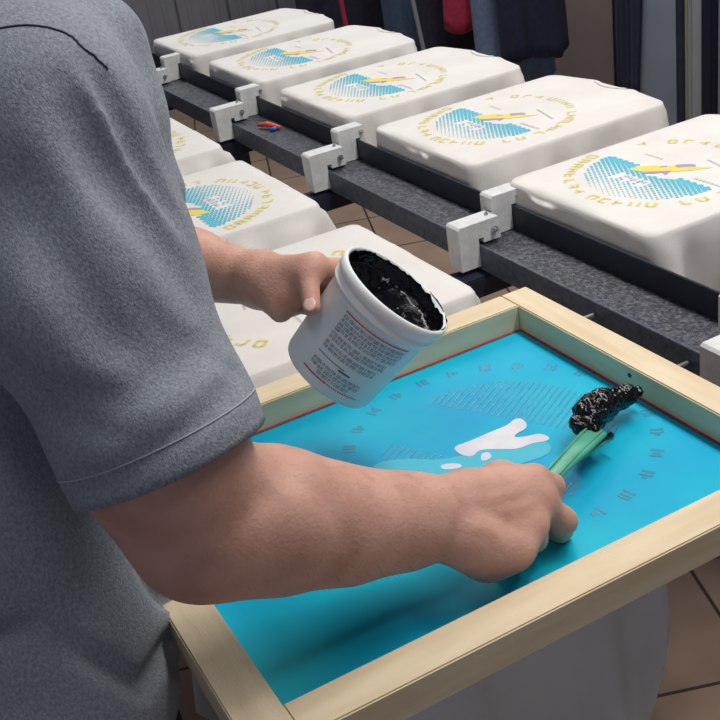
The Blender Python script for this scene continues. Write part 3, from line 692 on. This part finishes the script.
# drop the far side of each opening
q = v-V(*PT['rSc']); n2 = V(*PT['rSn']); n2 = n2/np.linalg.norm(n2)
keep = (cf[f] <= 0).all(1); fk = f[keep]
e = np.sort(np.concatenate([fk[:, [0, 1]], fk[:, [1, 2]], fk[:, [2, 3]], fk[:, [3, 0]]]), 1)
ue, cn = np.unique(e, axis=0, return_counts=True); bv = np.unique(ue[cn == 1])
for i, (p, n, r) in enumerate(cuts):
    n = n/np.linalg.norm(n); s = (v[bv]-p)@n; rad_ = np.sqrt(((v[bv]-p-s[:, None]*n)**2).sum(1))
    m = (np.abs(s) < .008) & (rad_ < max(r, .3 if i == 0 else r)); v[bv[m]] -= n*s[m][:, None]
used = np.unique(fk); remap = np.full(len(v), -1); remap[used] = np.arange(len(used))
v = v[used]; fk = remap[fk]
# keep the largest connected piece
par = np.arange(len(v))
for _ in range(400):
    mn = par[fk].min(1); new = par.copy()
    for c in range(4): np.minimum.at(new, fk[:, c], mn)
    new = new[new]
    if (new == par).all(): break
    par = new
lab, cnt = np.unique(par[fk[:, 0]], return_counts=True); fk = fk[par[fk[:, 0]] == lab[cnt.argmax()]]
used = np.unique(fk); remap = np.full(len(v), -1); remap[used] = np.arange(len(used)); v = v[used]; fk = remap[fk]
ts = pp(npobj('t_shirt', v, fk, M['heather'], per))
so = ts.modifiers.new('cloth', 'SOLIDIFY'); so.thickness = .0028; so.offset = -1
bvh = BVHTree.FromPolygons([Vector(a) for a in v], [list(map(int, a)) for a in fk])
def on_surface(name, pts, r, m, off=.0006, n=60):
    P = [Vector(p) for p in pts]; out = []
    for i in range(n+1):                                    # Catmull-Rom through the given points, laid onto the cloth
        u = i/n*(len(P)-1); k = min(int(u), len(P)-2); t = u-k
        p0, p1, p2, p3 = P[max(k-1, 0)], P[k], P[k+1], P[min(k+2, len(P)-1)]
        c = .5*((2*p1)+(-p0+p2)*t+(2*p0-5*p1+4*p2-p3)*t*t+(-p0+3*p1-3*p2+p3)*t**3)
        l, nn, _, _ = bvh.find_nearest(c)
        if l: out.append(l+nn*off)
    o = obj(name, tube(bmesh.new(), out, r, 6), m, ts, True); return o
hn = Vector(PT['rSn']).normalized(); hcn = Vector(PT['rSc']); ring = []
ha = hn.orthogonal().normalized(); hb_ = hn.cross(ha)
for j in range(72):                                         # stitch line parallel to the sleeve hem
    a = 2*PI*j/72; dr = ha*math.cos(a)+hb_*math.sin(a); o_ = hcn-hn*.024
    l, nn, _, _ = bvh.ray_cast(o_+dr*.2, -dr)
    if l and (l-o_).length < .084: ring.append((j, l+dr*.0003))
gap = max(range(len(ring)), key=lambda i: (ring[i][0]-ring[i-1][0]) % 72); ring = [q for _, q in ring[gap:]+ring[:gap]]; obj('hem_stitching', tube(bmesh.new(), ring, .0007, 5, False), M['hem'], ts, True)
on_surface('shoulder_seam', [(2.8501, -0.9220, 0.5671), (2.8603, -0.8895, 0.5743), (2.8727, -0.8633, 0.5730), (2.8835, -0.8541, 0.5614), (2.8853, -0.8458, 0.5430)], .0008, M['seam'], .0002)

# jeans, legs to the floor, shoes
jn = [ell((2.742, -1.03, -.05), (.178, .118, .17), k=.05)]
for s in (-1, 1):
    jn += [cone((2.75+s*.09, -1.03, -.06), (2.73+s*.11, -1.04, -.42), .10, .068, .04), cone((2.69+s*.11, -1.04, -.42), (2.69+s*.12, -1.09, -.80), .068, .062, .03)]
lo, hi = bounds(jn); v, f = surface_net(jn, lo, hi, .006, lambda P: .003*np.sin(40*P[:, 2]+9*P[:, 0]+2*np.sin(30*P[:, 1]))); v = relax(v, f, 1)
pp(npobj('jeans', v, f, M['jeans'], per))
for s in (-1, 1):
    sh = [cone((2.69+s*.12, -1.10, -.80), (2.69+s*.135, -.94, -.815), .045, .04, .02), cone((2.69+s*.12, -1.12, -.815), (2.69+s*.135, -.93, -.818), .04, .04, .02)]
    lo, hi = bounds(sh); v, f = surface_net(sh, lo, hi, .006); v[:, 2] = np.maximum(v[:, 2], FLOOR+.001); pp(npobj('shoe', v, f, M['black_cloth'], per))
hr = [ell(hp(0, -.028, .034), (.084, .1, .092), HR, .02), ell(hp(0, -.06, -.01), (.07, .06, .07), HR, .03)]
lo, hi = bounds(hr); v, f = surface_net(hr, lo, hi, .0045, lambda P: .0015*np.sin(300*P[:, 0]+40*P[:, 2])+np.where((P-hc)@HR[:, 1] > .05+.3*((P-hc)@HR[:, 2]), ((P-hc)@HR[:, 1]-.05-.3*((P-hc)@HR[:, 2])), 0))
pp(npobj('hair', v, f, M['hair'], per))
for s in (-1, 1):
    bm = bmesh.new(); bmesh.ops.create_uvsphere(bm, u_segments=16, v_segments=12, radius=.0115, matrix=Matrix.Translation(Vector(hp(s*.032, .0745, .003)))); pp(obj('eye', bm, M['opening'], per, True))
    bm = bmesh.new(); bmesh.ops.create_uvsphere(bm, u_segments=12, v_segments=8, radius=.0052, matrix=Matrix.Translation(Vector(hp(s*.032, .0825, .001)))); pp(obj('iris', bm, M['hair'], per, True))

# short hairs on the forearms
hv = []; hf = []
bb = BVHTree.FromPolygons([Vector(a) for a in body_v], [list(map(int, a)) for a in body_f])
hr_ = random.Random(4)
for (ka, kb, cnt_) in (('rE', 'rF1', 50), ('rF1', 'rF2', 140), ('rF2', 'rF3', 150), ('rF3', 'rW', 90), ('lA', 'lW', 80)):
    a, b = Vector(PT[ka]), Vector(PT[kb]); axd = (b-a).normalized()
    for _ in range(cnt_):
        c = a.lerp(b, hr_.random()); dr = axd.orthogonal(); dr.rotate(Matrix.Rotation(hr_.uniform(0, 2*PI), 3, axd)); dr.normalize()
        l, nn, _, _ = bb.ray_cast(c+dr*.12, -dr)
        if not l or (l-c).length > .09: continue
        sd = (axd*.8+axd.cross(nn)*hr_.uniform(.2, 1.0)+nn*.12).normalized(); w_ = nn.cross(sd).normalized()*.00009; ln = hr_.uniform(.006, .012)
        p0, p1, p2 = l, l+sd*ln*.5+nn*.0012, l+sd*ln+nn*.0012; k = len(hv)
        hv += [tuple(p0-w_), tuple(p0+w_), tuple(p1-w_), tuple(p1+w_), tuple(p2)]; hf += [(k, k+1, k+3, k+2), (k+2, k+3, k+4)]
ah = pp(obj('arm_hair', (hv, [], hf), M['armhair'], per)); ah['kind'] = 'stuff'

nd = vv; td = (Vector(PT['lT3'])-Vector(PT['lT2'])).normalized(); nd = (nd-td*nd.dot(td)).normalized(); xd = td.cross(nd)
bm = bmesh.new(); bmesh.ops.create_uvsphere(bm, u_segments=20, v_segments=12, radius=1)
for q_ in bm.verts: q_.co = Vector(PT['lT3'])+td*.002+nd*.0082+xd*q_.co.x*.0062+td*q_.co.y*.0078+nd*q_.co.z*.0016
pp(obj('thumbnail', bm, M['nail'], per, True))


# ------------------------------------------------------------------ spatula
sp = thing('spatula', 'green plastic spatula gripped in the fist, its blade coated in black ink', 'spatula', PT['s0'])
def spo(o): o.location = -Vector(PT['s0']); return o
def flat(bm, pts, ws, th, up=(0, 0, 1)):
    up = Vector(up); P = [Vector(p) for p in pts]; R = []
    for i, p in enumerate(P):
        d = (P[min(i+1, len(P)-1)]-P[max(i-1, 0)]).normalized(); s = d.cross(up).normalized(); n = s.cross(d).normalized()
        w = ws[i]/2; R.append([bm.verts.new(p+s*a*w+n*b*th/2) for a, b in ((-1, -.5), (-.8, -1), (.8, -1), (1, -.5), (1, .5), (.8, 1), (-.8, 1), (-1, .5))])
    for i in range(len(R)-1):
        for j in range(8): bm.faces.new((R[i][j], R[i][(j+1) % 8], R[i+1][(j+1) % 8], R[i+1][j]))
    bm.faces.new(R[0][::-1]); bm.faces.new(R[-1]); return bm
S = [Vector(PT['s'+str(i)]) for i in range(5)]
spo(obj('handle', flat(bmesh.new(), S, [.016, .017, .018, .022, .026], .006), M['green'], sp, True))
dd = (S[4]-S[1]).normalized(); side = dd.cross(Vector((0, 0, 1))).normalized()
for s in (-.0065, .0065): spo(obj('rib', tube(bmesh.new(), [S[1]+side*s+Vector((0, 0, .004)), S[2]+side*s+Vector((0, 0, .004)), S[4]+side*s*1.2+Vector((0, 0, .004))], .0013, 6), M['green'], sp, True))
spo(obj('prong', flat(bmesh.new(), [PT['p0'], PT['p1'], PT['p2']], [.006, .007, .006], .004), M['green'], sp, True))
spo(obj('inked_edge', tube(bmesh.new(), [Vector(PT['p0'])+Vector((0, 0, .004)), Vector(PT['p1'])+Vector((0, 0, .004)), Vector(PT['p2'])+Vector((0, 0, .002))], [.0012, .002, .0042], 8), M['ink'], sp, True))
B0, B1 = Vector(PT['b0']), Vector(PT['b2']); Bm = Vector(PT['b1'])
spo(obj('blade', flat(bmesh.new(), [B0, B0.lerp(Bm, .5), Bm, Bm.lerp(B1, .5), B1], [.014, .024, .026, .02, .008], .003), M['green'], sp, True))
pr = [cone(tuple(B0), tuple(B0.lerp(Bm, .6)), .011, .0155, .012), cone(tuple(B0.lerp(Bm, .6)), tuple(Bm), .0155, .0145, .012), cone(tuple(Bm), tuple(Bm.lerp(B1, .6)), .0145, .010, .012), cone(tuple(Bm.lerp(B1, .6)), tuple(B1), .010, .0055, .012),
      cone(tuple(S[4]), tuple(B0.lerp(Bm, .35)), .006, .0115, .01)]
lo, hi = bounds(pr, .012)
v, f = surface_net(pr, lo, hi, .0012)
vn = np.zeros_like(v); q4 = v[f]; nq = np.cross(q4[:, 2]-q4[:, 0], q4[:, 3]-q4[:, 1])
for c in range(4): np.add.at(vn, f[:, c], nq)
vn /= np.linalg.norm(vn, axis=1)[:, None]+1e-12
am = np.array([.0030*noise.noise(Vector(p)*95)+.0018*noise.noise(Vector(p)*230)+.0009*noise.noise(Vector(p)*520) for p in v]); v = v+vn*am[:, None]
v[:, 2] = v[:, 2].clip(.034, 1)
spo(npobj('ink_coating', v, f, M['ink'], sp))


# ------------------------------------------------------------------ clothes rack behind the bench
rack = thing('clothes_rack', 'dark metal clothes rack standing behind the back row of shirts', 'rack', (0, 0, FLOOR))
def rk(name, bm, m, **k):
    o = obj(name, bm, m, rack, **k); o.location = (0, 0, -FLOOR); return o
ry = 1.42; rk('rail', tube(bmesh.new(), [(-1.7, ry, .86), (.9, ry, .86)], .014, 12), M['black_steel'])
for x in (-1.7, .9):
    rk('post', tube(bmesh.new(), [(x, ry, FLOOR+.03), (x, ry, .86)], .014, 12), M['black_steel'])
    rk('foot', tube(bmesh.new(), [(x, ry-.28, FLOOR+.02), (x, ry+.28, FLOOR+.02)], .016, 12), M['black_steel'])
def garment(label, x, y, w, z0, m, sleeve=True, seed=1, cat='shirt', th=.05):
    t = thing('hanging_garment', label, cat, (x, y, .86), 0, None); rd = random.Random(seed); ph = rd.uniform(0, 6)
    L = .86-z0; bm = bmesh.new(); rows = []; n = 64
    for r in range(23):
        u = r/22; z = -.1-u*(L-.1)
        hw = w/2*(.35+.65*min(1, u/.08)) if u < .08 else w/2*(1+.10*u)
        tt = th*(.5+.6*u)
        row = []
        for j in range(n):
            a = 2*PI*j/n; fold = 1+.22*u*math.sin(a*5+ph+u)+.1*u*math.sin(a*11+ph*2)
            row.append(bm.verts.new((tt*math.sin(a)*fold+.01*math.sin(u*6+ph), hw*math.cos(a)*(1+.05*u*math.sin(a*3+ph)), z+.012*u*math.sin(a*3+ph))))
        rows.append(row)
    for r in range(22):
        for j in range(n): bm.faces.new((rows[r][j], rows[r][(j+1) % n], rows[r+1][(j+1) % n], rows[r+1][j]))
    bm.faces.new(rows[0]); bm.faces.new(rows[-1][::-1]); obj('garment_body', bm, m, t, True)
    if sleeve:
        for s in (-1, 1): obj('sleeve', tube(bmesh.new(), [(0, s*w*.42, -.13), (0, s*(w*.52+.02), -.28), (.01, s*(w*.53+.03), -.52)], [.035, .05, .045], 14), m, t, True)
    bm = bmesh.new(); tube(bm, [(0, -w*.4, -.115), (0, 0, -.06), (0, w*.4, -.115)], .005, 8); tube(bm, [(0, 0, -.06), (0, 0, -.02), (0, .014, .0), (0, .012, .018), (0, -.006, .02)], .0025, 8); obj('hanger', bm, M['bolt'], t, True)
    return t
garment('dark navy garment hanging nearest on the rack, its hem low over the shirts', .36, 1.245, .25, -.29, M['navy'], False, 3)
garment('faded blue garment showing below and left of the dark navy one', .2, 1.27, .30, -.42, M['jeanblue'], False, 4)
garment('crimson garment hanging left of the dark navy one', .06, 1.205, .21, -.21, M['crimson'], False, 5)
garment('black garment hanging behind the crimson one', -.12, 1.22, .22, -.38, M['black_cloth'], False, 6)
garment('slate blue garment hanging left of the crimson one', -.35, 1.17, .22, -.5, M['slate'], False, 7)
garment('near-black garment at the left end of the rack', -.75, 1.13, .5, -.55, M['black_cloth'], False, 8)
tag(obj('pole', tube(bmesh.new(), [(.12, 1.02, FLOOR), (-.05, .91, .9)], .008, 10), M['concrete']), 'thin grey pole leaning in front of the dark garments', 'pole')
tag(obj('strap', tube(bmesh.new(), [(-.4, .86, .7), (-.38, .88, .2), (-.33, .885, -.3)], .009, 8), M['crimson']), 'narrow red strap hanging beyond the second back-row shirt', 'strap')


# ------------------------------------------------------------------ light
def area(name, loc, sx, sy, e, col=(1, 1, 1), rot=(0, 0, 0)):
    l = bpy.data.lights.new(name, 'AREA'); l.shape = 'RECTANGLE'; l.size = sx; l.size_y = sy; l.energy = e; l.color = col
    o = bpy.data.objects.new(name, l); C.objects.link(o); o.location = loc; o.rotation_euler = rot
area('tube_and_fill_light', (2.6, .3, 1.95), 1.2, .25, 27, (1, .97, .93))
area('tube_and_fill_light', (1.0, .55, 1.95), 1.2, .25, 23, (1, .97, .94))
area('tube_and_fill_light', (3.4, .35, 1.95), 1.0, .25, 15, (1, .98, .96))  # added fill to brighten the grey sleeve, not one of the room's tubes
area('tube_and_fill_light', (3.2, -.95, 1.95), 1.2, .25, 5, (.97, .98, 1))  # weak fill, added to lift the frame's inner faces and bracket fronts
area('tube_and_fill_light', (-.2, 1.2, 1.95), 1.2, .25, 12, (.95, .97, 1))  # extra lamp added only to brighten the back wall
area('tube_and_fill_light', (-1.2, .2, 1.95), 1.2, .3, 22, (.95, .97, 1))
w = bpy.data.worlds.new('world'); bpy.context.scene.world = w; w.use_nodes = True
w.node_tree.nodes['Background'].inputs[0].default_value = (.55, .6, .75, 1); w.node_tree.nodes['Background'].inputs[1].default_value = .28
vs = bpy.context.scene.view_settings; vs.view_transform = 'Standard'; vs.look = 'None'; vs.gamma = 1; vs.use_curve_mapping = False; vs.exposure = -.04
